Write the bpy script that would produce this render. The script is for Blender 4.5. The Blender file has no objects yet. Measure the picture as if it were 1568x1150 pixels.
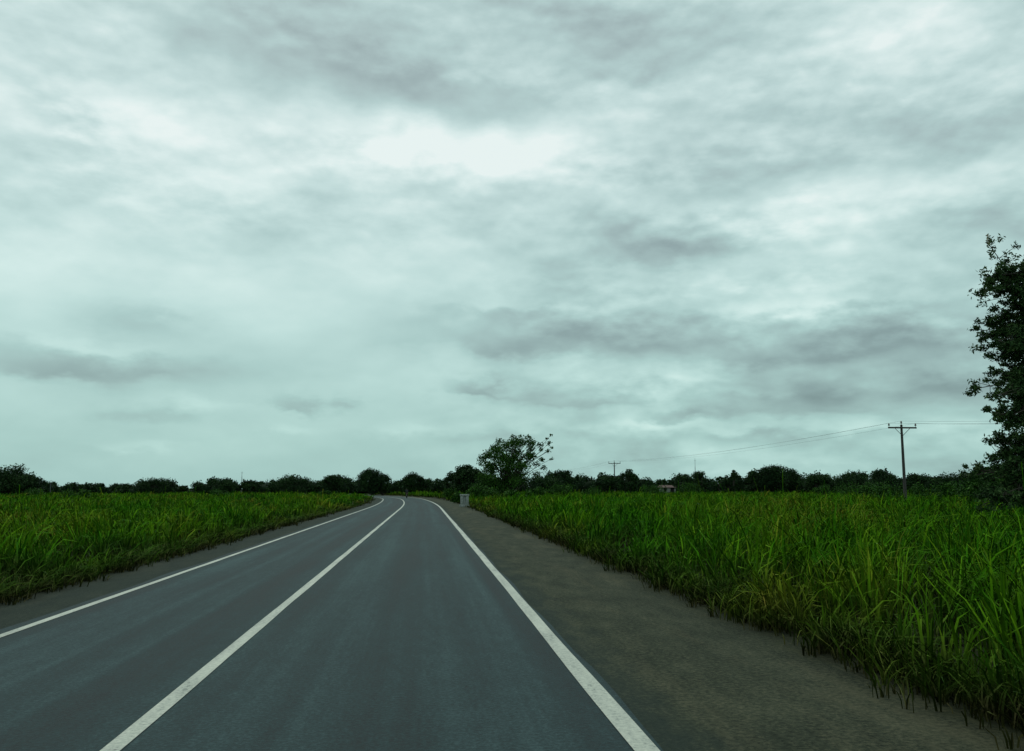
import bpy, math, random
import numpy as np
from mathutils import Vector, noise as mnoise
random.seed(7)
R = np.random.default_rng(11)
scene = bpy.context.scene
scene.view_settings.view_transform = 'Standard'
scene.view_settings.look = 'None'
scene.view_settings.exposure = 0
EYE = 1.8
YAW = math.radians(5.6)
PITCH = math.radians(7.26)
FW = np.array([math.sin(YAW), math.cos(YAW)])
RT = np.array([math.cos(YAW), -math.sin(YAW)])

# ---------------------------------------------------------------- helpers
def link(o):
    scene.collection.objects.link(o); return o

def np_mesh(name, co, faces_list, mat=None, uv=None, smooth=False):
    me = bpy.data.meshes.new(name)
    co = np.asarray(co, dtype=np.float32)
    me.vertices.add(len(co)); me.vertices.foreach_set("co", co.ravel())
    loops = np.concatenate([f.ravel() for f in faces_list]).astype(np.int32)
    tot = np.concatenate([np.full(len(f), f.shape[1]) for f in faces_list])
    start = np.concatenate([[0], np.cumsum(tot)[:-1]]).astype(np.int32)
    me.loops.add(len(loops)); me.loops.foreach_set("vertex_index", loops)
    me.polygons.add(len(start)); me.polygons.foreach_set("loop_start", start)
    me.update(calc_edges=True)
    if uv is not None:
        l = me.uv_layers.new(name="UVMap")
        l.data.foreach_set("uv", np.asarray(uv, dtype=np.float32)[loops].ravel())
    if smooth:
        me.polygons.foreach_set("use_smooth", np.ones(len(start), dtype=bool))
    if mat: me.materials.append(mat)
    return me

def obj(name, me, parent=None, loc=None):
    o = bpy.data.objects.new(name, me); link(o)
    if parent: o.parent = parent
    if loc is not None: o.location = loc
    return o

def survey(b, dist):
    p = FW*dist + RT*(b-784)/1358.0*dist
    return float(p[0]), float(p[1])
def hgt(t, dist):
    return EYE + (748-t)/1358.0*dist

# ---------------------------------------------------------------- node helper
class NT:
    def __init__(s, nt): s.nt = nt; s.n = nt.nodes; s.l = nt.links
    def new(s, t, **k):
        n = s.n.new(t)
        for a, b in k.items(): setattr(n, a, b)
        return n
    def put(s, sock, v):
        if isinstance(v, bpy.types.NodeSocket): s.l.new(v, sock)
        else: sock.default_value = v
    def math(s, op, a, b=0.0, c=0.0, clamp=False):
        n = s.new('ShaderNodeMath', operation=op); n.use_clamp = clamp
        s.put(n.inputs[0], a); s.put(n.inputs[1], b); s.put(n.inputs[2], c)
        return n.outputs[0]
    def noise(s, vec, scale, detail=4, rough=.5, dist=0.0):
        n = s.new('ShaderNodeTexNoise')
        s.put(n.inputs['Vector'], vec); n.inputs['Scale'].default_value = scale
        n.inputs['Detail'].default_value = detail; n.inputs['Roughness'].default_value = rough
        n.inputs['Distortion'].default_value = dist
        return n.outputs['Fac']
    def ramp(s, f, stops):
        n = s.new('ShaderNodeValToRGB'); s.put(n.inputs[0], f)
        e = n.color_ramp.elements
        while len(e) < len(stops): e.new(0.5)
        for el, (p, c) in zip(e, stops):
            el.position = p; el.color = (*c, 1) if len(c) == 3 else c
        return n.outputs[0]
    def rng(s, v, a, b, c=0.0, d=1.0):
        n = s.new('ShaderNodeMapRange'); s.put(n.inputs[0], v)
        for i, q in enumerate((a, b, c, d)): n.inputs[i+1].default_value = q
        return n.outputs[0]
    def mix(s, f, a, b, blend='MIX'):
        n = s.new('ShaderNodeMix', data_type='RGBA', blend_type=blend)
        s.put(n.inputs[0], f)
        s.put(n.inputs[6], a if isinstance(a, bpy.types.NodeSocket) else (*a, 1))
        s.put(n.inputs[7], b if isinstance(b, bpy.types.NodeSocket) else (*b, 1))
        return n.outputs[2]
    def mapping(s, vec, sc, loc=(0, 0, 0)):
        n = s.new('ShaderNodeMapping'); s.put(n.inputs[0], vec); n.inputs['Scale'].default_value = sc
        n.inputs['Location'].default_value = loc
        return n.outputs[0]

def material(name, rough=.8, spec=.3):
    m = bpy.data.materials.new(name); m.use_nodes = True
    t = NT(m.node_tree); b = m.node_tree.nodes['Principled BSDF']
    b.inputs['Roughness'].default_value = rough
    b.inputs['Specular IOR Level'].default_value = spec
    return m, t, b
def simple(name, c, rough=.8, spec=.3, var=.25, scale=8):
    m, t, b = material(name, rough, spec)
    tc = t.new('ShaderNodeTexCoord').outputs['Object']
    f = t.noise(tc, scale, 5, .6)
    col = t.ramp(f, [(.3, tuple(x*(1-var) for x in c)), (.7, tuple(x*(1+var) for x in c))])
    t.l.new(col, b.inputs['Base Color'])
    return m

# ---------------------------------------------------------------- world
w = bpy.data.worlds.new("World"); scene.world = w; w.use_nodes = True
try:
    w.cycles.sampling_method = 'NONE'
except Exception as ex: print(ex)
t = NT(w.node_tree); t.n.clear()
SUN_EL, SUN_AZ = math.radians(55), math.radians(-20)
sky = t.new('ShaderNodeTexSky', sky_type='NISHITA'); sky.sun_disc = False
sky.sun_elevation = SUN_EL; sky.sun_rotation = SUN_AZ
sky.dust_density = 3
bg1 = t.new('ShaderNodeBackground'); t.l.new(sky.outputs[0], bg1.inputs[0]); bg1.inputs[1].default_value = 0.08
gen = t.new('ShaderNodeTexCoord').outputs['Generated']
sep = t.new('ShaderNodeSeparateXYZ'); t.l.new(gen, sep.inputs[0])
X, Y, Z = sep.outputs
el = t.math('ARCSINE', Z)
az = t.math('SUBTRACT', t.math('ARCTAN2', X, Y), YAW)
zz = t.math('ADD', t.math('MAXIMUM', Z, 0.0), 0.36)
comb = t.new('ShaderNodeCombineXYZ'); t.put(comb.inputs[0], t.math('DIVIDE', X, zz)); t.put(comb.inputs[1], t.math('DIVIDE', Y, zz))
P = comb.outputs[0]
n1 = t.noise(P, 2.3, 3, .42, .25)
comb2 = t.new('ShaderNodeCombineXYZ'); t.put(comb2.inputs[0], az); t.put(comb2.inputs[1], t.math('MULTIPLY', el, 1.5))
A = comb2.outputs[0]
# self-shadowed cumulus: density minus density a little higher up -> bright tops, dark bases
na = t.noise(A, 7.0, 4, .47)
nu = t.noise(t.mapping(A, (1, 1, 1), (0, .045, 0)), 7.0, 4, .47)
relief = t.math('SUBTRACT', na, nu)
nbb = t.noise(t.mapping(A, (1, 1.5, 1)), 20, 4, .52)
nbu = t.noise(t.mapping(A, (1, 1.5, 1), (0, .018, 0)), 20, 4, .52)
relief2 = t.math('SUBTRACT', nbb, nbu)
wx = t.math('ADD', az, t.math('ADD', t.math('MULTIPLY', t.math('SUBTRACT', nu, .5), .14), t.math('MULTIPLY', t.math('SUBTRACT', nbb, .5), .12)))
wy0 = t.math('ADD', t.math('MULTIPLY', t.math('SUBTRACT', nbb, .5), .050), t.math('MULTIPLY', t.math('SUBTRACT', na, .5), .035))
wy = t.math('ADD', el, t.math('MULTIPLY', wy0, t.rng(el, 0, .22, .45, 1.0)))
def blob(a, e, ra, re, amp, tilt=0.0):
    dx = t.math('SUBTRACT', wx, a); dy = t.math('SUBTRACT', wy, e)
    if tilt: dy = t.math('ADD', dy, t.math('MULTIPLY', dx, -tilt))
    dx = t.math('DIVIDE', dx, ra)
    if amp < -.15 and re < .026:   # flat base: steeper below, soft above
        dy = t.math('MAXIMUM', t.math('DIVIDE', dy, re*1.6), t.math('DIVIDE', dy, -re*.55))
    else:
        dy = t.math('DIVIDE', dy, re)
    d = t.math('ADD', t.math('MULTIPLY', dx, dx), t.math('MULTIPLY', dy, dy))
    return t.math('MULTIPLY', t.math('EXPONENT', t.math('MULTIPLY', d, -1.0)), amp)
def AE(px, py):
    x = (px-784)/1358; u = (575-py)/1358
    c, s = math.cos(PITCH), math.sin(PITCH)
    fy = c - u*s; fz = s + u*c
    return math.atan2(x, fy), math.atan2(fz, math.hypot(x, fy))
BL = [
 (720, 235, .22, .032, .22, -.03), (400, 290, .16, .03, .12, 0), (170, 180, .10, .03, .18, -.1), (230, 400, .25, .05, .05, 0), (560, 205, .05, .018, .10, 0),
 (960, 235, .07, .022, .10, 0), (1330, 60, .12, .05, .06, 0), (230, 20, .06, .03, .14, 0),
 (600, 125, .20, .032, -.24, -.10), (800, 50, .22, .03, -.12, 0), (330, 50, .13, .03, -.14, 0), (40, 180, .06, .05, -.16, 0),
 (1020, 388, .12, .025, -.34, 0), (1200, 275, .20, .025, -.18, 0), (1460, 350, .12, .03, -.16, 0), (1480, 180, .12, .03, -.10, 0),
 (850, 530, .13, .024, -.42, -.03), (1250, 540, .15, .024, -.44, 0), (1420, 598, .15, .021, -.42, 0), (1200, 420, .12, .014, .06, 0),
 (1230, 470, .14, .010, .14, 0), (1080, 578, .08, .010, .14, 0), (1450, 480, .06, .012, .10, 0), (780, 468, .07, .008, .12, 0),
 (120, 570, .12, .016, -.36, 0), (140, 526, .09, .008, .16, 0), (210, 488, .06, .014, -.14, 0),
 (725, 604, .045, .010, -.32, -.1), (460, 625, .03, .008, -.24, -.1), (300, 618, .05, .007, .12, 0), (215, 642, .04, .006, -.14, 0),
 (640, 655, .05, .008, .14, 0), (1000, 650, .06, .006, .14, 0), (900, 616, .07, .010, -.26, 0), (1240, 632, .12, .011, -.26, 0),
 (1180, 598, .09, .006, .10, 0), (1350, 655, .14, .006, .10, 0), (1010, 640, .05, .007, -.22, 0), (450, 655, .03, .005, .10, 0), (210, 684, .03, .005, .10, 0),
 (760, 670, .06, .006, -.14, 0), (1150, 672, .10, .006, -.15, 0),
]
tot = None
for (px, py, ra, re, amp, tilt) in BL:
    a, e = AE(px, py)
    g = blob(a, e, ra, re, amp, tilt)
    tot = g if tot is None else t.math('ADD', tot, g)
base = t.ramp(t.rng(el, -.02, .6), [(0, (.54,)*3), (.12, (.62,)*3), (.35, (.72,)*3), (.60, (.74,)*3), (.80, (.66,)*3), (1, (.68,)*3)])
rr = t.new('ShaderNodeSeparateColor'); rr.mode = 'RGB'; t.l.new(base, rr.inputs[0])
amp_el = t.rng(el, .03, .30, .10, 1.0)
cloudy = t.math('MAXIMUM', t.rng(az, -.15, .10, .20, 1.0), t.rng(el, .18, .30, 0, .85))
nz = t.math('MULTIPLY', t.math('MULTIPLY', t.math('SUBTRACT', n1, .5), .85), amp_el)
rl = t.math('ADD', t.math('MULTIPLY', relief, 1.0), t.math('MULTIPLY', relief2, .36))
rl = t.math('MULTIPLY', t.math('ADD', rl, t.math('MULTIPLY', t.math('SUBTRACT', na, .5), -.25)), cloudy)
v = t.math('ADD', t.math('ADD', rr.outputs[0], tot), t.math('ADD', nz, rl))
col = t.ramp(v, [(0, (.21, .275, .285)), (.22, (.285, .375, .385)), (.42, (.375, .50, .50)), (.58, (.445, .61, .60)),
                 (.75, (.57, .74, .725)), (.92, (.73, .87, .85)), (1, (.82, .92, .90))])
teal = t.math('MULTIPLY', t.rng(el, .36, .05), .9)
col = t.mix(teal, col, t.mix(1.0, col, (.85, 1.0, .955), 'MULTIPLY'))
bg2 = t.new('ShaderNodeBackground'); t.l.new(col, bg2.inputs[0]); bg2.inputs[1].default_value = 1.0
ms = t.new('ShaderNodeMixShader'); ms.inputs[0].default_value = .94
t.l.new(bg1.outputs[0], ms.inputs[1]); t.l.new(bg2.outputs[0], ms.inputs[2])
out = t.new('ShaderNodeOutputWorld'); t.l.new(ms.outputs[0], out.inputs[0])

sd = bpy.data.lights.new("sun", 'SUN'); sd.energy = .7; sd.angle = math.radians(25); sd.color = (1, .96, .88)
so = obj("sun", sd)
d = Vector((math.sin(SUN_AZ)*math.cos(SUN_EL), math.cos(SUN_AZ)*math.cos(SUN_EL), math.sin(SUN_EL)))
so.rotation_euler = d.to_track_quat('Z', 'Y').to_euler()

# ---------------------------------------------------------------- materials
def strip_mat_asphalt():
    m, t, b = material("asphalt", .8, .2)
    uv = t.new('ShaderNodeTexCoord').outputs['UV']
    fine = t.noise(uv, 26, 4, .8)
    grit = t.noise(t.mapping(uv, (1, .35, 1)), 7, 4, .7)
    streak = t.noise(t.mapping(uv, (2.2, .03, 1)), 1.0, 6, .6)
    blot = t.noise(t.mapping(uv, (.9, .16, 1)), 1.0, 6, .65)
    s = t.new('ShaderNodeSeparateXYZ'); t.put(s.inputs[0], uv)
    u = t.math('ADD', s.outputs[0], t.math('MULTIPLY', t.math('SUBTRACT', blot, .5), .5))
    def band(c, wd, a):
        q = t.math('DIVIDE', t.math('SUBTRACT', u, c), wd)
        return t.math('MULTIPLY', t.math('EXPONENT', t.math('MULTIPLY', t.math('MULTIPLY', q, q), -1)), a)
    bands = t.math('ADD', band(-2.85, .24, -.36), t.math('ADD', band(-1.2, .35, .08), band(.75, .35, .08)))
    bands = t.math('ADD', bands, t.math('ADD', band(-.25, .35, -.12), band(1.30, .16, -.22)))
    bands = t.math('ADD', bands, t.math('ADD', band(-4.2, .4, .12), band(-4.95, .2, -.12)))
    S = lambda n, k: t.math('MULTIPLY', t.math('SUBTRACT', n, .5), k)
    v = t.math('ADD', t.math('ADD', S(fine, 2.4), S(grit, .7)), t.math('ADD', S(streak, 1.5), S(blot, .8)))
    v = t.math('ADD', t.math('ADD', v, .5), bands)
    col = t.ramp(v, [(0, (.004, .011, .012)), (.5, (.016, .036, .038)), (1, (.050, .086, .088))])
    t.l.new(col, b.inputs['Base Color'])
    t.put(b.inputs['Roughness'], t.rng(v, 0, 1, .70, .86))
    bp = t.new('ShaderNodeBump'); bp.inputs['Strength'].default_value = .6; bp.inputs['Distance'].default_value = .012
    t.put(bp.inputs['Height'], fine); t.l.new(bp.outputs[0], b.inputs['Normal'])
    return m
def strip_mat_shoulder():
    m, t, b = material("gravel_shoulder", .9, .1)
    uv = t.new('ShaderNodeTexCoord').outputs['UV']
    fine = t.noise(uv, 20, 5, .8)
    mid = t.noise(t.mapping(uv, (1, .35, 1)), 2.4, 7, .68)
    big = t.noise(t.mapping(uv, (1.2, .18, 1)), .7, 7, .65, .5)
    S = lambda n, k: t.math('MULTIPLY', t.math('SUBTRACT', n, .5), k)
    v = t.math('ADD', t.math('ADD', S(fine, 2.4), S(mid, 1.3)), .5)
    col = t.ramp(v, [(.0, (.010, .014, .008)), (.5, (.038, .044, .027)), (1, (.095, .095, .058))])
    sand = t.math('MULTIPLY', t.rng(t.math('ADD', big, S(fine, .4)), .53, .68), .5)
    col = t.mix(sand, col, (.112, .102, .060))
    s = t.new('ShaderNodeSeparateXYZ'); t.put(s.inputs[0], uv)
    u = t.math('ADD', s.outputs[0], S(mid, 1.2))
    near = t.rng(u, 1.75, 2.2, .6, 0)
    col = t.mix(near, col, (.020, .032, .028))
    dirt = t.math('ADD', t.rng(u, 3.8, 4.7, 0, .85), t.rng(u, -6.9, -6.2, .85, 0))
    col = t.mix(dirt, col, t.ramp(v, [(.2, (.006, .008, .003)), (.8, (.024, .028, .009))]))
    t.l.new(col, b.inputs['Base Color'])
    bp = t.new('ShaderNodeBump'); bp.inputs['Strength'].default_value = .8; bp.inputs['Distance'].default_value = .02
    t.put(bp.inputs['Height'], fine); t.l.new(bp.outputs[0], b.inputs['Normal'])
    return m
def paint_mat():
    m, t, b = material("road_paint", .6, .3)
    uv = t.new('ShaderNodeTexCoord').outputs['UV']
    f = t.noise(uv, 24, 5, .8); g = t.noise(t.mapping(uv, (3, .5, 1)), 1.5, 5, .65)
    v = t.math('ADD', t.math('MULTIPLY', f, .6), t.math('MULTIPLY', g, .4))
    col = t.ramp(v, [(.37, (.09, .11, .10)), (.46, (.40, .41, .35)), (.65, (.64, .64, .53))])
    t.l.new(col, b.inputs['Base Color']); return m
def ground_mat():
    m, t, b = material("field_soil", .95, .1)
    tc = t.new('ShaderNodeTexCoord').outputs['Object']
    f = t.noise(tc, .8, 6, .6); g = t.noise(tc, .03, 4, .5)
    v = t.math('ADD', t.math('MULTIPLY', f, .5), t.math('MULTIPLY', g, .5))
    col = t.ramp(v, [(.3, (.010, .016, .004)), (.55, (.018, .034, .006)), (.7, (.035, .050, .010))])
    t.l.new(col, b.inputs['Base Color']); return m
def grass_mat():
    m, t, b = material("grass_blades", .8, .03)
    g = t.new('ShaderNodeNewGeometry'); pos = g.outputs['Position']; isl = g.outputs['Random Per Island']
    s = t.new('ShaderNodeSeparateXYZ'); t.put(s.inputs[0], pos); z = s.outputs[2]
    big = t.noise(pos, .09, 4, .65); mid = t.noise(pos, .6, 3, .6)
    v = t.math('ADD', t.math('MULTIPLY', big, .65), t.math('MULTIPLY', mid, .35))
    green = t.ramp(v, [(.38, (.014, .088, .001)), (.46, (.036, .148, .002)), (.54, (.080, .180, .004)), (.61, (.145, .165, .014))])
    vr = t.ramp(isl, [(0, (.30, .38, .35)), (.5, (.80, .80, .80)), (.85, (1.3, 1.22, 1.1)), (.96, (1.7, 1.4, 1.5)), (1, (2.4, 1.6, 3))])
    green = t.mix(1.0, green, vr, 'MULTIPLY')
    low_col = t.ramp(isl, [(0, (.008, .012, .002)), (.7, (.030, .032, .008)), (1, (.10, .085, .035))])
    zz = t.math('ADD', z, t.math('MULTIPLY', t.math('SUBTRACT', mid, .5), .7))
    col = t.mix(t.rng(zz, .05, .60), low_col, green)  # blades go darker and browner toward the ground
    t.l.new(col, b.inputs['Base Color'])
    return m
def leaf_mat(name, dark, mid, light, sc):
    m, t, b = material(name, .7, .08)
    g = t.new('ShaderNodeNewGeometry'); pos = g.outputs['Position']; isl = g.outputs['Random Per Island']
    v = t.math('ADD', t.math('MULTIPLY', t.noise(pos, sc, 4, .6), .7), t.math('MULTIPLY', isl, .3))
    col = t.ramp(v, [(.32, dark), (.52, mid), (.70, light)])
    t.l.new(col, b.inputs['Base Color']); return m
M_asph, M_sh, M_paint, M_gr, M_grass = strip_mat_asphalt(), strip_mat_shoulder(), paint_mat(), ground_mat(), grass_mat()
M_leaf = leaf_mat("tree_leaves", (.010, .034, .005), (.024, .075, .009), (.055, .130, .016), .9)
M_leaf_near = leaf_mat("near_tree_leaves", (.010, .028, .008), (.028, .066, .018), (.075, .125, .038), 1.5)
M_leaf_far = leaf_mat("far_tree_leaves", (.006, .018, .006), (.014, .038, .011), (.034, .072, .018), .22)
M_core = simple("dark_crown_core", (.006, .016, .005), .9, .1, .4, 1)  # added opaque dark cores, keep treeline crowns from being see-through
M_bark = simple("bark", (.05, .045, .035), .9, .2, .4, 6)
M_wood = simple("weathered_wood", (.055, .050, .045), .85, .2, .3, 5)
M_conc = simple("concrete", (.24, .26, .24), .85, .2, .3, 6)
M_ins = simple("porcelain", (.12, .10, .09), .3, .5, .1, 5)
M_wire = simple("wire", (.12, .13, .13), .6, .3, .1, 5)
M_wall = simple("plaster", (.26, .27, .24), .9, .2, .25, 1)
M_roofr = simple("rusty_roof", (.11, .065, .055), .7, .2, .3, 1)
M_dark = simple("dark_opening", (.02, .02, .02), .8, .2, .1, 1)
M_black = simple("rubber", (.015, .015, .015), .7, .3, .1, 8)
M_metal = simple("painted_metal", (.10, .02, .02), .4, .5, .1, 8)
M_shirt = simple("shirt_cloth", (.03, .03, .04), .9, .1, .2, 8)
M_trs = simple("trouser_cloth", (.03, .028, .025), .9, .1, .2, 8)
M_skin = simple("skin", (.07, .04, .025), .6, .3, .1, 8)

# ---------------------------------------------------------------- road path
ds = 1.0
xs, ys, th = [0.0], [-30.0], [0.0]
while len(xs) < 520:
    y = ys[-1]
    k = 0 if y < 80 else (1/1500 if y < 150 else 1/400)
    a = th[-1] + k*ds
    th.append(a); xs.append(xs[-1]-math.sin(a)*ds); ys.append(ys[-1]+math.cos(a)*ds)
    if a > 1.2: break
xs, ys, th = map(np.array, (xs, ys, th))
sl = np.arange(len(xs))*ds
def lateral(Xa, Ya):
    xp = np.interp(Ya, ys, xs); tp = np.interp(Ya, ys, th)
    return (Xa-xp)*np.cos(tp)
def strip(name, cols, z, mat, wob=0.0, seed=0):
    n = len(xs); c = len(cols)
    off = np.tile(np.array(cols, float), (n, 1))
    if wob:
        for i in range(n):
            off[i, 0] += wob*mnoise.noise(Vector((sl[i]*.35, seed, 0)))
            off[i, -1] += wob*mnoise.noise(Vector((sl[i]*.35, seed+9, 0)))
    X = xs[:, None] + off*np.cos(th)[:, None]; Yc = ys[:, None] + off*np.sin(th)[:, None]
    co = np.stack([X, Yc, np.full_like(X, z)], -1).reshape(-1, 3)
    uv = np.stack([off, np.tile(sl[:, None], (1, c))], -1).reshape(-1, 2)
    i = np.arange(n-1)[:, None]*c + np.arange(c-1)[None]
    f = np.stack([i, i+1, i+c+1, i+c], -1).reshape(-1, 4)
    return obj(name, np_mesh(name, co, [f], mat, uv))
strip("gravel_shoulder", [-9.0, -5.5, -4.0, 0.5, 1.8, 7.0], .006, M_sh, .25, 3)
strip("asphalt_road", [-5.36, -2.1, 1.68], .014, M_asph, .07, 5)
marks = bpy.data.objects.new("road_markings", None); link(marks)
for nm, c, wd in (("left_edge_line", -5.12, .12), ("centre_line", -2.12, .14), ("right_edge_line", 1.54, .17)):
    o = strip(nm, [c-wd/2, c+wd/2], .020, M_paint, .014, c); o.parent = marks
gs = 3000.0
co = [(-gs, -gs, 0), (gs, -gs, 0), (gs, gs, 0), (-gs, gs, 0)]
obj("ground", np_mesh("ground", co, [np.array([[0, 1, 2, 3]])], M_gr))

# ---------------------------------------------------------------- grass
def grass():
    dmax = 260.0
    dd = np.linspace(1.5, dmax, 4000)
    dens = 12.5/(1+(dd/13)**1.70)
    wgt = dens*dd*1.42
    cdf = np.cumsum(wgt)*(dd[1]-dd[0]); N = int(cdf[-1]); cdf /= cdf[-1]
    d = np.interp(R.random(N), cdf, dd)
    ang = R.uniform(-.68, .74, N) + YAW
    X = np.sin(ang)*d; Yc = np.cos(ang)*d
    lat = lateral(X, Yc)
    jit = np.array([mnoise.noise(Vector((y*.45, 1.0 if l > 0 else 7.0, 0)))+.9*mnoise.noise(Vector((y*1.6, 3.0, 0))) for y, l in zip(Yc, lat)])
    keep = (lat > 4.70 + .38*jit) | (lat < -6.95 + .38*jit)
    X, Yc, lat, d = X[keep], Yc[keep], lat[keep], d[keep]
    n = len(X)
    hb = np.array([mnoise.noise(Vector((x*.16, y*.16, 3.3)))+1.2*mnoise.noise(Vector((x*.55, y*.55, 1.3))) for x, y in zip(X, Yc)])
    edge = np.minimum(np.where(lat > 0, lat-4.5, -6.7-lat), 1.6)/1.6
    H = (1.04 + .38*hb + R.normal(0, .20, n))*(.55 + .45*np.clip(edge, 0, 1))
    H = np.clip(H, .3, 1.7)*np.where(lat < 0, .84, 1.0)
    ne = 6000
    ye = R.exponential(22, ne)+3.0
    sd_ = R.random(ne) < .5
    jt = np.array([mnoise.noise(Vector((y*.9, 5.0, 0))) for y in ye])
    le = np.where(sd_, 4.72 + .34*jt + R.normal(-.02, .22, ne), -6.95 + .34*jt + R.normal(.02, .24, ne))
    okk = (le > 3.9) | (le < -6.1)
    ye, le = ye[okk], le[okk]
    xe = le*np.cos(np.interp(ye, ys, th)) + np.interp(ye, ys, xs)
    X = np.concatenate([X, xe]); Yc = np.concatenate([Yc, ye]); d = np.concatenate([d, ye])
    H = np.concatenate([H, R.uniform(.14, .50, len(xe))])
    isverge = np.concatenate([np.zeros(n, bool), np.ones(len(xe), bool)])
    B = np.where(isverge, 7, 18)
    bx = np.repeat(X, B); by = np.repeat(Yc, B); bd = np.repeat(d, B); bh = np.repeat(H, B); bv = np.repeat(isverge, B)
    m = len(bx)
    a = R.uniform(0, 2*math.pi, m); r = np.abs(R.normal(0, 1, m))*(.11+.0025*bd)*np.where(bv, .5, 1)
    bx = bx + np.cos(a)*r; by = by+np.sin(a)*r
    h = bh*R.uniform(.30, 1.15, m)
    tall = (R.random(m) < .016) & ~bv
    h[tall] *= 1.35
    a2 = a + R.normal(0, .8, m)
    lean = h*np.abs(R.normal(.42, .30, m)); lean[bv] *= 1.6; lean[tall] *= .3
    wdt = (R.uniform(.008, .023, m))*(1+bd/24); wdt[tall] *= .45; wdt[bv] *= .7
    ft = a2 + math.pi/2 + R.normal(0, .6, m)
    tt = np.array([0, .35, .72, 1.0]); prof = np.array([.75, 1.0, .7, .06])
    droop = R.uniform(.05, .8, m); droop[tall] = .02
    co = np.zeros((m, 4, 2, 3), np.float32)
    for i, (q, p) in enumerate(zip(tt, prof)):
        px = bx + np.cos(a2)*lean*q**2; py = by + np.sin(a2)*lean*q**2
        pz = h*(q*(1+droop*.45) - droop*q**3*.9)
        ww = wdt*p
        if i == 3: ww = np.where(tall, wdt*1.3, ww)
        for k, sg in enumerate((-1, 1)):
            co[:, i, k, 0] = px + sg*np.cos(ft)*ww*.5
            co[:, i, k, 1] = py + sg*np.sin(ft)*ww*.5
            co[:, i, k, 2] = pz + sg*ww*.15
    b = np.arange(m)[:, None]*8
    f = np.concatenate([b+np.array([[0, 1, 3, 2]]), b+np.array([[2, 3, 5, 4]]), b+np.array([[4, 5, 7, 6]])], 0)
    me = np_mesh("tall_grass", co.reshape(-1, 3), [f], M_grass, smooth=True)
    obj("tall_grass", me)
grass()

# ---------------------------------------------------------------- foliage tools
def leaves(points, size, aspect=.45):
    n = len(points)
    u = R.normal(size=(n, 3)); u /= np.linalg.norm(u, axis=1)[:, None]
    v = R.normal(size=(n, 3)); v -= (v*u).sum(1)[:, None]*u; v /= np.linalg.norm(v, axis=1)[:, None]
    s = size*R.uniform(.6, 1.3, n)[:, None]
    co = np.stack([points-u*s*.5, points+v*s*aspect*.5, points+u*s*.5, points-v*s*aspect*.5], 1)
    return co.reshape(-1, 3), np.arange(n*4).reshape(-1, 4)
def clump_points(c, r, n, flat=.7):
    q = R.normal(size=(n, 3)); q /= np.linalg.norm(q, axis=1)[:, None]
    q *= (R.random(n)**.5)[:, None]*np.array([r, r, r*flat])
    q *= R.uniform(.75, 1.25, (n, 1))
    return np.array(c)+q
def tubes(branches, k=6):
    V, F, o = [], [], 0
    for pts, r0, r1 in branches:
        pts = [Vector(p) for p in pts]; n = len(pts)
        for i, p in enumerate(pts):
            dr = (pts[min(i+1, n-1)]-pts[max(i-1, 0)]).normalized()
            ref = Vector((1, .13, 0)) if abs(dr.z) > .6 else Vector((0, 0, 1))
            s = (ref - dr*ref.dot(dr)).normalized(); q = dr.cross(s)
            r = r0+(r1-r0)*i/(n-1)
            for j in range(k):
                an = 2*math.pi*j/k; V.append(p+s*math.cos(an)*r+q*math.sin(an)*r)
            if i:
                for j in range(k):
                    a = o+(i-1)*k; F.append((a+j, a+(j+1) % k, a+k+(j+1) % k, a+k+j))
        o += n*k
    return np.array([tuple(v) for v in V]), np.array(F)
def bent(a, b, n=5, wob=.08, sag=0.0):
    a, b = np.array(a, float), np.array(b, float); L = np.linalg.norm(b-a)
    out = []
    for i in range(n):
        q = i/(n-1); p = a+(b-a)*q
        if 0 < i < n-1: p = p+R.normal(0, wob*L*.4, 3)*np.array([1, 1, .5])
        p[2] += sag*L*math.sin(math.pi*q)
        out.append(p)
    return out
def parent_empty(name, loc):
    e = bpy.data.objects.new(name, None); e.location = loc; link(e); return e

def tree(name, x, y, H, rad, crown_lo, nclump, crad, nleaf, lsize, trunk_r, mat=None, clumps=None):
    e = parent_empty(name, (x, y, 0))
    if clumps is None:
        clumps = []
        cz = (H+crown_lo)/2; hz = (H-crown_lo)/2
        for _ in range(nclump):
            q = R.normal(size=3); q /= np.linalg.norm(q); q *= R.uniform(.45, 1.0)**.6*.86
            c = [q[0]*rad, q[1]*rad, cz+q[2]*hz]
            clumps.append((c, crad*R.uniform(.6, 1.25)))
    br = []
    th_ = crown_lo+(H-crown_lo)*.55
    trunk = bent((0, 0, -.1), (R.uniform(-.3, .3), R.uniform(-.3, .3), th_), 6, .03)
    br.append((trunk, trunk_r, trunk_r*.35))
    for c, r in clumps:
        q = min(max((c[2]-.3*H)/H, .15), .9); i = int(q*5)
        br.append((bent(trunk[min(i, 5)], c, 5, .10, .05), trunk_r*.28, trunk_r*.05))
    V, F = tubes(br, 6)
    obj("trunk_and_limbs", np_mesh("trunk", V, [F], M_bark, smooth=True), e)
    pts = np.concatenate([clump_points(c, r, max(20, int(nleaf*(r/crad)**2)), .75) for c, r in clumps])
    V, F = leaves(pts, lsize)
    obj("crown", np_mesh("crown", V, [F], mat or M_leaf), e)
    return e

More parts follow.
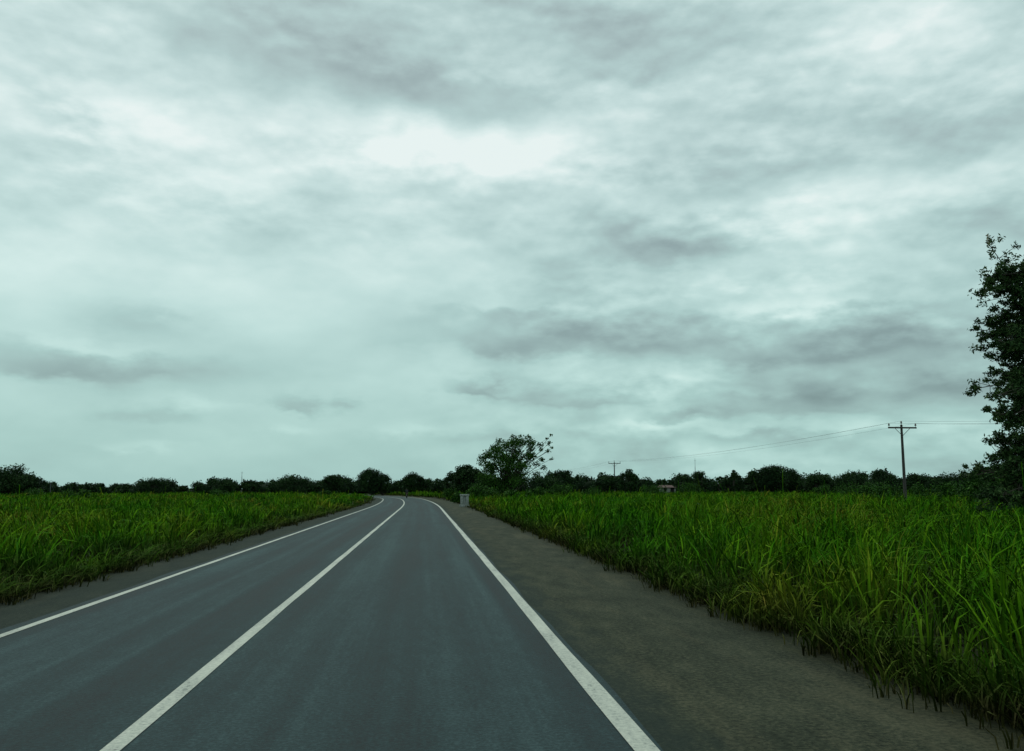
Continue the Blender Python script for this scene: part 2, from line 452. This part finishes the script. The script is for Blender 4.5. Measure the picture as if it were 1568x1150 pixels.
# large broadleaf tree
D = 150
x, y = survey(775, D); k = D/1358
cl = []
def C(px, py, r, dy=0.0):
    cl.append(([(px-775)*k, dy, EYE+(748-py)*k], r*k))
for px, py, r in [(762,688,16),(778,684,18),(795,680,15),(812,681,13),(750,697,15),(742,706,13),(768,702,20),(790,699,19),(808,702,14),
                  (775,718,21),(752,720,20),(795,718,17),(755,736,22),(740,732,17),(780,736,21),(800,730,15),(732,746,14),(765,748,16),(828,682,8),(841,679,7),(838,692,6.5),
                  (845,703,5),(830,704,7),(820,712,9),(834,716,7),(822,727,9),(810,738,10),(826,690,6),(786,671,8),(808,670,7),(765,675,8),(842,667,3.5),(846,686,4),(796,669,5),(838,672,3)]:
    C(px, py, r*.85, R.uniform(-3, 3))
    if r > 12:
        for q in range(2): C(px+R.uniform(-8, 8), py+R.uniform(-6, 6), r*.6, R.uniform(-5, 5))
tree("broadleaf_tree", x, y, 10.5, 6, 1.5, 0, 1.3, 270, .36, .35, M_leaf, clumps=cl)
for (b, top, wpx, D, nc) in [(716, 709, 42, 170, 32), (698, 721, 34, 175, 18), (730, 718, 32, 165, 20), (572, 717, 46, 230, 34), (588, 727, 24, 232, 14), (635, 724, 34, 250, 22), (650, 730, 20, 252, 10), (960, 718, 32, 200, 16), (925, 726, 40, 205, 16),
                             (1180, 710, 52, 220, 30), (1155, 717, 30, 222, 16), (1072, 721, 28, 220, 14), (18, 714, 64, 190, 28), (-10, 720, 60, 185, 20), (50, 725, 36, 195, 16), (1205, 716, 40, 225, 18), (240, 734, 50, 230, 16), (350, 733, 40, 240, 14), (450, 729, 50, 240, 18), (512, 727, 36, 240, 16),
                             (862, 719, 44, 190, 22), (840, 726, 40, 185, 16), (1300, 722, 50, 230, 20), (1345, 719, 44, 210, 20), (1250, 726, 40, 215, 14), (1395, 724, 36, 205, 14), (1440, 726, 50, 200, 16), (1480, 720, 44, 190, 18), (1045, 725, 34, 215, 14),
                             (1100, 728, 14, 215, 8), (1112, 724, 12, 217, 8), (1122, 717, 10, 214, 8)]:
    x, y = survey(b, D); kk = D/1358; H = hgt(top, D)
    tree("round_tree", x, y, H, wpx*kk*.5, .3, nc*2, max(wpx*kk*.19, .45), 190, .42, .25, M_leaf_far)

# ---------------------------------------------------------------- distant treeline (one mass)
prof = [(-250, 725), (-100, 722), (0, 718), (45, 722), (62, 736), (100, 743), (130, 739), (160, 744), (200, 739), (215, 735), (240, 733), (275, 738), (300, 743), (330, 733), (360, 737), (400, 738), (435, 729), (465, 733), (480, 732),
        (515, 727), (548, 735), (600, 733), (620, 728), (655, 734), (690, 728), (740, 726), (800, 730), (860, 720), (890, 728), (930, 725), (960, 722), (1000, 732), (1040, 726), (1070, 722),
        (1090, 731), (1130, 720), (1160, 716), (1210, 719), (1260, 728), (1290, 721), (1320, 723), (1345, 720), (1380, 726), (1430, 727), (1470, 723), (1500, 717), (1600, 715), (1800, 712), (2000, 715)]
pb, pt = zip(*prof)
pts_all, cores = [], []
b = -250.0
while b < 2000:
    D = R.uniform(255, 330) if b < 860 else R.uniform(235, 295)
    kk = D/1358
    topz = hgt(np.interp(b, pb, pt)+R.uniform(-4.5, 6.5), D)
    rw = R.uniform(7, 20)*kk
    x, y = survey(b, D)
    for j in range(5):
        cz = topz*R.uniform(.45, .80); cr = min(topz-cz, rw*R.uniform(.4, .8))
        cxx = x+R.uniform(-.6, .6)*rw; cyy = y+R.uniform(-1, 1)*rw
        pts_all.append(clump_points((cxx, cyy, cz), cr*1.05, 120, .95))
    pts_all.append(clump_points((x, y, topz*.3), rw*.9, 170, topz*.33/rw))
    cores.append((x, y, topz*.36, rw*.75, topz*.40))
    b += R.uniform(7, 14)
V, F = leaves(np.concatenate(pts_all), .66, .55)
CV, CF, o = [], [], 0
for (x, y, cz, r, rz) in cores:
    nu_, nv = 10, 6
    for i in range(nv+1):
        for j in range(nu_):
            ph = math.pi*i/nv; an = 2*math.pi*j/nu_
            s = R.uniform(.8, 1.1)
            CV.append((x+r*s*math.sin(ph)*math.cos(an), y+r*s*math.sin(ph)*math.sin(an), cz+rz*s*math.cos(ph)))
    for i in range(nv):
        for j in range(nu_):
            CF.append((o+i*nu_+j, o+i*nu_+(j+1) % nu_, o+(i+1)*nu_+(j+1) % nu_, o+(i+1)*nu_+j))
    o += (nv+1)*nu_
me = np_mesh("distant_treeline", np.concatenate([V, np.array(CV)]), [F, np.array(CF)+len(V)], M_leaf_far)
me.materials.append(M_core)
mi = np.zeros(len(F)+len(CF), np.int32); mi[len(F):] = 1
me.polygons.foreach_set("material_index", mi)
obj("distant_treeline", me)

# ---------------------------------------------------------------- shrubs
sp = []
for (b, top, wpx, D) in [(735, 742, 30, 120), (755, 746, 26, 110), (690, 747, 18, 150), (700, 752, 14, 110), (860, 740, 40, 150), (905, 744, 26, 150), (1000, 742, 40, 170), (1055, 738, 40, 180),
                         (1360, 736, 50, 110), (1330, 740, 40, 120), (1300, 736, 40, 160), (1250, 742, 30, 150), (1410, 740, 40, 120), (1450, 738, 40, 100),
                         (1500, 704, 40, 62), (1530, 692, 50, 60), (1570, 686, 60, 58), (1610, 690, 60, 60), (1480, 732, 50, 70), (1540, 730, 70, 55),
                         (1580, 735, 60, 50), (120, 750, 40, 130), (60, 748, 40, 140), (340, 750, 30, 160), (500, 752, 20, 170), (820, 746, 26, 120), (780, 750, 20, 110)]:
    x, y = survey(b, D); kk = D/1358; H = hgt(top, D); r = wpx*kk*.5
    for j in range(10):
        cz = H*R.uniform(.3, .8)
        sp.append(clump_points((x+R.uniform(-.7, .7)*r, y+R.uniform(-.7, .7)*r, cz), min(H-cz, r*.6)+.15, 150, .9))
V, F = leaves(np.concatenate(sp), .28, .5)
obj("shrubs", np_mesh("shrubs", V, [F], M_leaf))

# ---------------------------------------------------------------- near roadside tree (right edge)
TD, TL = 24.0, 15.0
base = FW*TD+RT*TL
e = parent_empty("roadside_tree", (base[0], base[1], 0))
br = []; lp = []
trunk = bent((0, 0, -.1), (.15, .1, 9.4), 9, .015)
br.append((trunk, .17, .03))
def tpoint(z):
    q = np.clip(z/9.5, 0, 1)*8; i = min(int(q), 7); return trunk[i]+(trunk[i+1]-trunk[i])*(q-i)
def limb(z0, dirx, diry, reach, z1, dens=1.0):
    a = tpoint(z0); b = a+np.array([dirx*reach, diry*reach, 0]); b[2] = z1
    p = bent(a, b, 6, .06, .06); br.append((p, .04, .010))
    for s in np.linspace(.35, 1.0, 6):
        q = s*5; i = min(int(q), 4); c = p[i]+(p[i+1]-p[i])*(q-i)
        for m_ in range(4):
            off = R.normal(0, .22, 3)*np.array([1, 1, .65]); cc = c+off+np.array([0, 0, .02])
            br.append((bent(c, cc, 3, .1), .010, .004))
            lp.append(clump_points(cc, R.uniform(.08, .22), int(44*dens), .7))
lx, ly = -RT[0], -RT[1]
spec = [(7.8, 2.2, 7.35), (7.4, 2.3, 7.05), (6.8, 1.5, 6.6), (6.3, 1.95, 6.15), (6.0, 1.9, 5.8), (5.7, 1.85, 5.45), (5.2, 1.5, 4.95), (4.8, 2.2, 4.55), (4.5, 2.35, 4.3), (4.1, 2.2, 3.85), (3.7, 1.9, 3.5),
        (3.2, 1.7, 3.05), (2.9, 1.7, 2.7), (2.6, 2.0, 2.4), (2.3, 2.3, 2.1), (2.0, 2.1, 1.7), (1.8, 2.2, 1.4)]
for (z0, rch, z1) in spec:
    for j in range(3):
        a = R.uniform(-.40, .40)
        dx, dy = lx*math.cos(a)-ly*math.sin(a), lx*math.sin(a)+ly*math.cos(a)
        limb(z0, dx, dy, rch*(1 if j == 0 else R.uniform(.6, .95)), z1+R.uniform(-.14, .14))
for z0 in np.arange(1.6, 8.8, .40):
    for j in range(3):
        a = R.uniform(0, 6.283); dx, dy = math.cos(a), math.sin(a)
        side = dx*lx+dy*ly
        rch = R.uniform(.6, 1.3) if side > .2 else R.uniform(1.0, 2.3)
        rch *= min(1, (9.8-z0)/3)
        limb(z0, dx, dy, rch, z0-R.uniform(.1, .4), .75)
a = tpoint(6.6); tip = np.array([lx*1.75, ly*1.75, 8.55])
p = bent(a, tip, 7, .03, -.05); br.append((p, .035, .008))
for s in np.linspace(.45, 1, 8):
    q = s*6; i = min(int(q), 5); c = p[i]+(p[i+1]-p[i])*(q-i)
    for m_ in range(2):
        off = R.normal(0, .20, 3); off[2] = abs(off[2])*.6
        br.append((bent(c, c+off, 3, .1), .008, .003)); lp.append(clump_points(c+off, .12, 26, 1.2))
V, F = tubes(br, 5)
obj("trunk_and_limbs", np_mesh("trunk", V, [F], M_bark, smooth=True), e)
V, F = leaves(np.concatenate(lp), .115, .36)
obj("crown", np_mesh("crown", V, [F], M_leaf_near), e)
fp = np.concatenate([np.array([lx*1.75, ly*1.75, 8.5])+np.array([[R.normal(0, .03), R.normal(0, .03), h_] for h_ in np.linspace(0, .32, 70)]),
                     np.array([lx*1.2, ly*1.2, 7.9])+np.array([[R.normal(0, .03), R.normal(0, .03), h_] for h_ in np.linspace(0, .22, 40)])])
V, F = leaves(fp, .06, .6)
obj("flower_spikes", np_mesh("flowers", V, [F], simple("cream_flowers", (.35, .30, .16), .8, .2, .2, 9)), e)

# ---------------------------------------------------------------- box / lathe tools
def boxes(name, parts, mat, parent=None, bevel=.0):
    V, F = [], []
    for (cx_, cy_, cz_, sx, sy, sz) in parts:
        o = len(V)
        for dz in (-.5, .5):
            for dx, dy in ((-.5, -.5), (.5, -.5), (.5, .5), (-.5, .5)):
                V.append((cx_+dx*sx, cy_+dy*sy, cz_+dz*sz))
        F += [(o, o+3, o+2, o+1), (o+4, o+5, o+6, o+7)]+[(o+i, o+(i+1) % 4, o+4+(i+1) % 4, o+4+i) for i in range(4)]
    ob = obj(name, np_mesh(name, V, [np.array(F)], mat), parent)
    if bevel:
        m = ob.modifiers.new("bevel", 'BEVEL'); m.width = bevel; m.segments = 2
    return ob
def lathe(name, prof_, mat, parent=None, loc=(0, 0, 0), k=12):
    V, F = [], []
    for r, z in prof_:
        for j in range(k): V.append((r*math.cos(2*math.pi*j/k), r*math.sin(2*math.pi*j/k), z))
    for i in range(len(prof_)-1):
        for j in range(k): F.append((i*k+j, i*k+(j+1) % k, (i+1)*k+(j+1) % k, (i+1)*k+j))
    return obj(name, np_mesh(name, V, [np.array(F)], mat, smooth=True), parent, loc)

# ---------------------------------------------------------------- power line
def pole(x, y, H, rot=0.0):
    e = parent_empty("utility_pole", (x, y, 0)); e.rotation_euler[2] = rot
    lathe("pole_shaft", [(.19, -.2), (.18, 0), (.15, H*.5), (.12, H-.25), (.12, H-.2), (.0, H-.18)], M_wood, e)
    boxes("crossarm", [(0, -.18, H-.55, 3.3, .12, .17)], M_wood, e, .01)
    V, F = tubes([([(-.85, -.19, H-.63), (0, -.15, H-1.45)], .03, .03), ([(.85, -.19, H-.63), (0, -.15, H-1.45)], .03, .03)], 5)
    obj("braces", np_mesh("braces", V, [F], M_wood), e)
    for i, (xx, zz_) in enumerate(((-1.55, H-.47), (0, H-.20), (1.55, H-.47))):
        lathe("insulator_%d" % (i+1), [(.02, 0), (.03, .14), (.10, .15), (.11, .22), (.06, .25), (.09, .29), (.05, .40), (.0, .42)], M_ins, e, (xx, -.18 if xx else 0, zz_))
    return e
polesP = [(54.4, -47.5), (52.4, 93.3), (50.4, 234.1), (48.4, 375)]
for (xx, yy) in polesP: pole(xx, yy, 9.0, .015)
pl = parent_empty("power_lines", (0, 0, 0))
tb = []
for i in range(3):
    for dx, dz in ((-1.55, 8.95), (0, 9.2), (1.55, 8.95)):
        a = np.array([polesP[i][0]+dx, polesP[i][1], dz]); b_ = np.array([polesP[i+1][0]+dx, polesP[i+1][1], dz])
        sg = 3.0 if i == 0 else 1.0
        tb.append(([a+(b_-a)*q+np.array([0, 0, -sg*4*q*(1-q)]) for q in np.linspace(0, 1, 25)], .008, .008))
V, F = tubes(tb, 4)
obj("wires", np_mesh("wires", V, [F], M_wire), pl)

for (b, top, D) in [(373, 722, 300), (1063, 702, 330), (83, 735, 260), (66, 737, 260), (262, 735, 300), (412, 733, 320)]:
    x, y = survey(b, D); H = hgt(top, D)
    e = parent_empty("radio_mast" if top < 725 else "fence_pole", (x, y, 0))
    lathe("mast_tube", [(.10, 0), (.08, H*.6), (.05, H-.5), (.03, H), (0, H+.02)], M_wire, e, k=6)
    V, F = tubes([([(0, 0, H*.8), (1.2, .8, 0)], .015, .015), ([(0, 0, H*.8), (-1.2, .8, 0)], .015, .015), ([(-.4, 0, H*.93), (.4, 0, H*.93)], .03, .03)], 4)
    obj("guys_and_arm", np_mesh("guys", V, [F], M_wire), e)

# ---------------------------------------------------------------- farm house
def house(name, b, D, wd, dp, wh, rh, roofmat, rot):
    x, y = survey(b, D)
    e = parent_empty(name, (x, y, 0)); e.rotation_euler[2] = rot
    boxes("walls", [(0, 0, wh/2, wd, dp, wh)], M_wall, e)
    V = [(-wd/2-.4, -dp/2-.5, wh-.05), (wd/2+.4, -dp/2-.5, wh-.05), (wd/2+.4, dp/2+.5, wh-.05), (-wd/2-.4, dp/2+.5, wh-.05), (-wd/2-.2, 0, wh+rh), (wd/2+.2, 0, wh+rh)]
    me = bpy.data.meshes.new("roof"); me.from_pydata(V, [], [(0, 1, 5, 4), (2, 3, 4, 5), (0, 4, 3), (1, 2, 5), (0, 3, 2, 1)]); me.materials.append(roofmat)
    obj("roof", me, e)
    n = max(2, int(wd/2.0))
    boxes("windows", [(-wd/2+wd*(i+.5)/n, -dp/2-.01, 1.5, .8, .05, .9) for i in range(n) if i != n//2], M_dark, e)
    boxes("door", [(-wd/2+wd*(n//2+.5)/n, -dp/2-.01, 1.02, .85, .05, 2.0)], M_dark, e)
house("farm_house", 1020, 222, 3.6, 3.5, 2.1, .5, M_roofr, -.1)

# ---------------------------------------------------------------- kilometre marker
mx_, my_ = survey(712, 88)
e = parent_empty("concrete_marker_post", (mx_, my_, 0))
boxes("plinth", [(0, 0, .10, .95, .5, .26)], M_conc, e, .02)
boxes("body", [(-.27, 0, .655, .26, .34, .84), (.27, 0, .655, .26, .34, .84), (0, .05, .655, .28, .2, .84)], M_conc, e, .015)
boxes("cap", [(0, 0, 1.16, .92, .42, .16)], M_conc, e, .025)

# ---------------------------------------------------------------- motorcycle and rider
ry = 168.0
rx = float(np.interp(ry, ys, xs)) - .35; rth = float(np.interp(ry, ys, th))
def skin(name, verts, edges, radii, mat, parent, sub=2):
    me = bpy.data.meshes.new(name); me.from_pydata(verts, edges, []); me.materials.append(mat)
    o = obj(name, me, parent)
    m = o.modifiers.new("skin", 'SKIN'); m.use_smooth_shade = True
    for i, r in enumerate(radii): me.skin_vertices[0].data[i].radius = (r, r)
    me.skin_vertices[0].data[0].use_root = True
    s = o.modifiers.new("sub", 'SUBSURF'); s.levels = sub; s.render_levels = sub
    return o
mc = parent_empty("motorcycle", (rx, ry, .02)); mc.rotation_euler[2] = rth
def wheel(nm, yy):
    V, F = [], []
    for i in range(20):
        for j in range(8):
            a, b2 = 2*math.pi*i/20, 2*math.pi*j/8
            rr_ = .27+.05*math.cos(b2); V.append((.055*math.sin(b2), yy+rr_*math.cos(a), .32+rr_*math.sin(a)))
    for i in range(20):
        for j in range(8): F.append((i*8+j, ((i+1) % 20)*8+j, ((i+1) % 20)*8+(j+1) % 8, i*8+(j+1) % 8))
    obj(nm, np_mesh(nm, V, [np.array(F)], M_black, smooth=True), mc)
    sp_ = [([(0, yy, .32), (0, yy+.26*math.cos(q), .32+.26*math.sin(q))], .008, .006) for q in np.linspace(0, 5.5, 8)]
    V, F = tubes(sp_, 4); obj(nm+"_spokes", np_mesh(nm, V, [F], M_wire), mc)
wheel("rear_wheel", -.62); wheel("front_wheel", .66)
V, F = tubes([([(.07, .66, .32), (.07, .45, .95)], .025, .025), ([(-.07, .66, .32), (-.07, .45, .95)], .025, .025), ([(-.36, .33, 1.03), (0, .42, .98), (.36, .33, 1.03)], .02, .02),
              ([(0, .45, .85), (0, .1, .45), (0, -.2, .42), (0, -.62, .33)], .035, .03), ([(0, .4, .85), (0, -.1, .72), (0, -.6, .75)], .03, .03), ([(.14, -.1, .3), (.16, -.75, .4)], .045, .05)], 8)
obj("frame", np_mesh("frame", V, [F], M_wire, smooth=True), mc)
skin("tank_and_seat", [(0, .3, .88), (0, .1, .88), (0, -.15, .82), (0, -.5, .84), (0, -.75, .86)], [(0, 1), (1, 2), (2, 3), (3, 4)], [.12, .15, .11, .11, .07], M_metal, mc)
skin("engine", [(0, .1, .45), (0, -.05, .5), (0, -.2, .4)], [(0, 1), (1, 2)], [.13, .15, .12], M_wire, mc, 1)
rd = parent_empty("motorcyclist", (rx, ry, .02)); rd.rotation_euler[2] = rth
skin("torso_and_arms", [(0, -.25, .98), (0, -.2, 1.2), (0, -.12, 1.42), (0, -.08, 1.5), (.2, -.1, 1.42), (.3, .08, 1.2), (.33, .30, 1.08), (-.2, -.1, 1.42), (-.3, .08, 1.2), (-.33, .30, 1.08)],
     [(0, 1), (1, 2), (2, 3), (2, 4), (4, 5), (5, 6), (2, 7), (7, 8), (8, 9)], [.16, .16, .18, .07, .085, .06, .04, .085, .06, .04], M_shirt, rd)
skin("legs", [(0, -.25, .95), (.13, -.2, .93), (.24, .2, .82), (.20, -.02, .42), (.20, .12, .36), (-.13, -.2, .93), (-.24, .2, .82), (-.20, -.02, .42), (-.20, .12, .36)],
     [(0, 1), (1, 2), (2, 3), (3, 4), (0, 5), (5, 6), (6, 7), (7, 8)], [.15, .11, .085, .055, .045, .11, .085, .055, .045], M_trs, rd)
skin("head", [(0, -.08, 1.5), (0, -.06, 1.6), (0, -.05, 1.70)], [(0, 1), (1, 2)], [.055, .10, .095], M_skin, rd)

# ---------------------------------------------------------------- camera
cd = bpy.data.cameras.new("camera"); cam = obj("camera", cd)
cam.location = (0, 0, EYE); cam.rotation_euler = (math.pi/2+PITCH, 0, -YAW)
cd.sensor_width = 36; cd.lens = 36*1358/1568; cd.clip_start = .05; cd.clip_end = 8000
scene.camera = cam
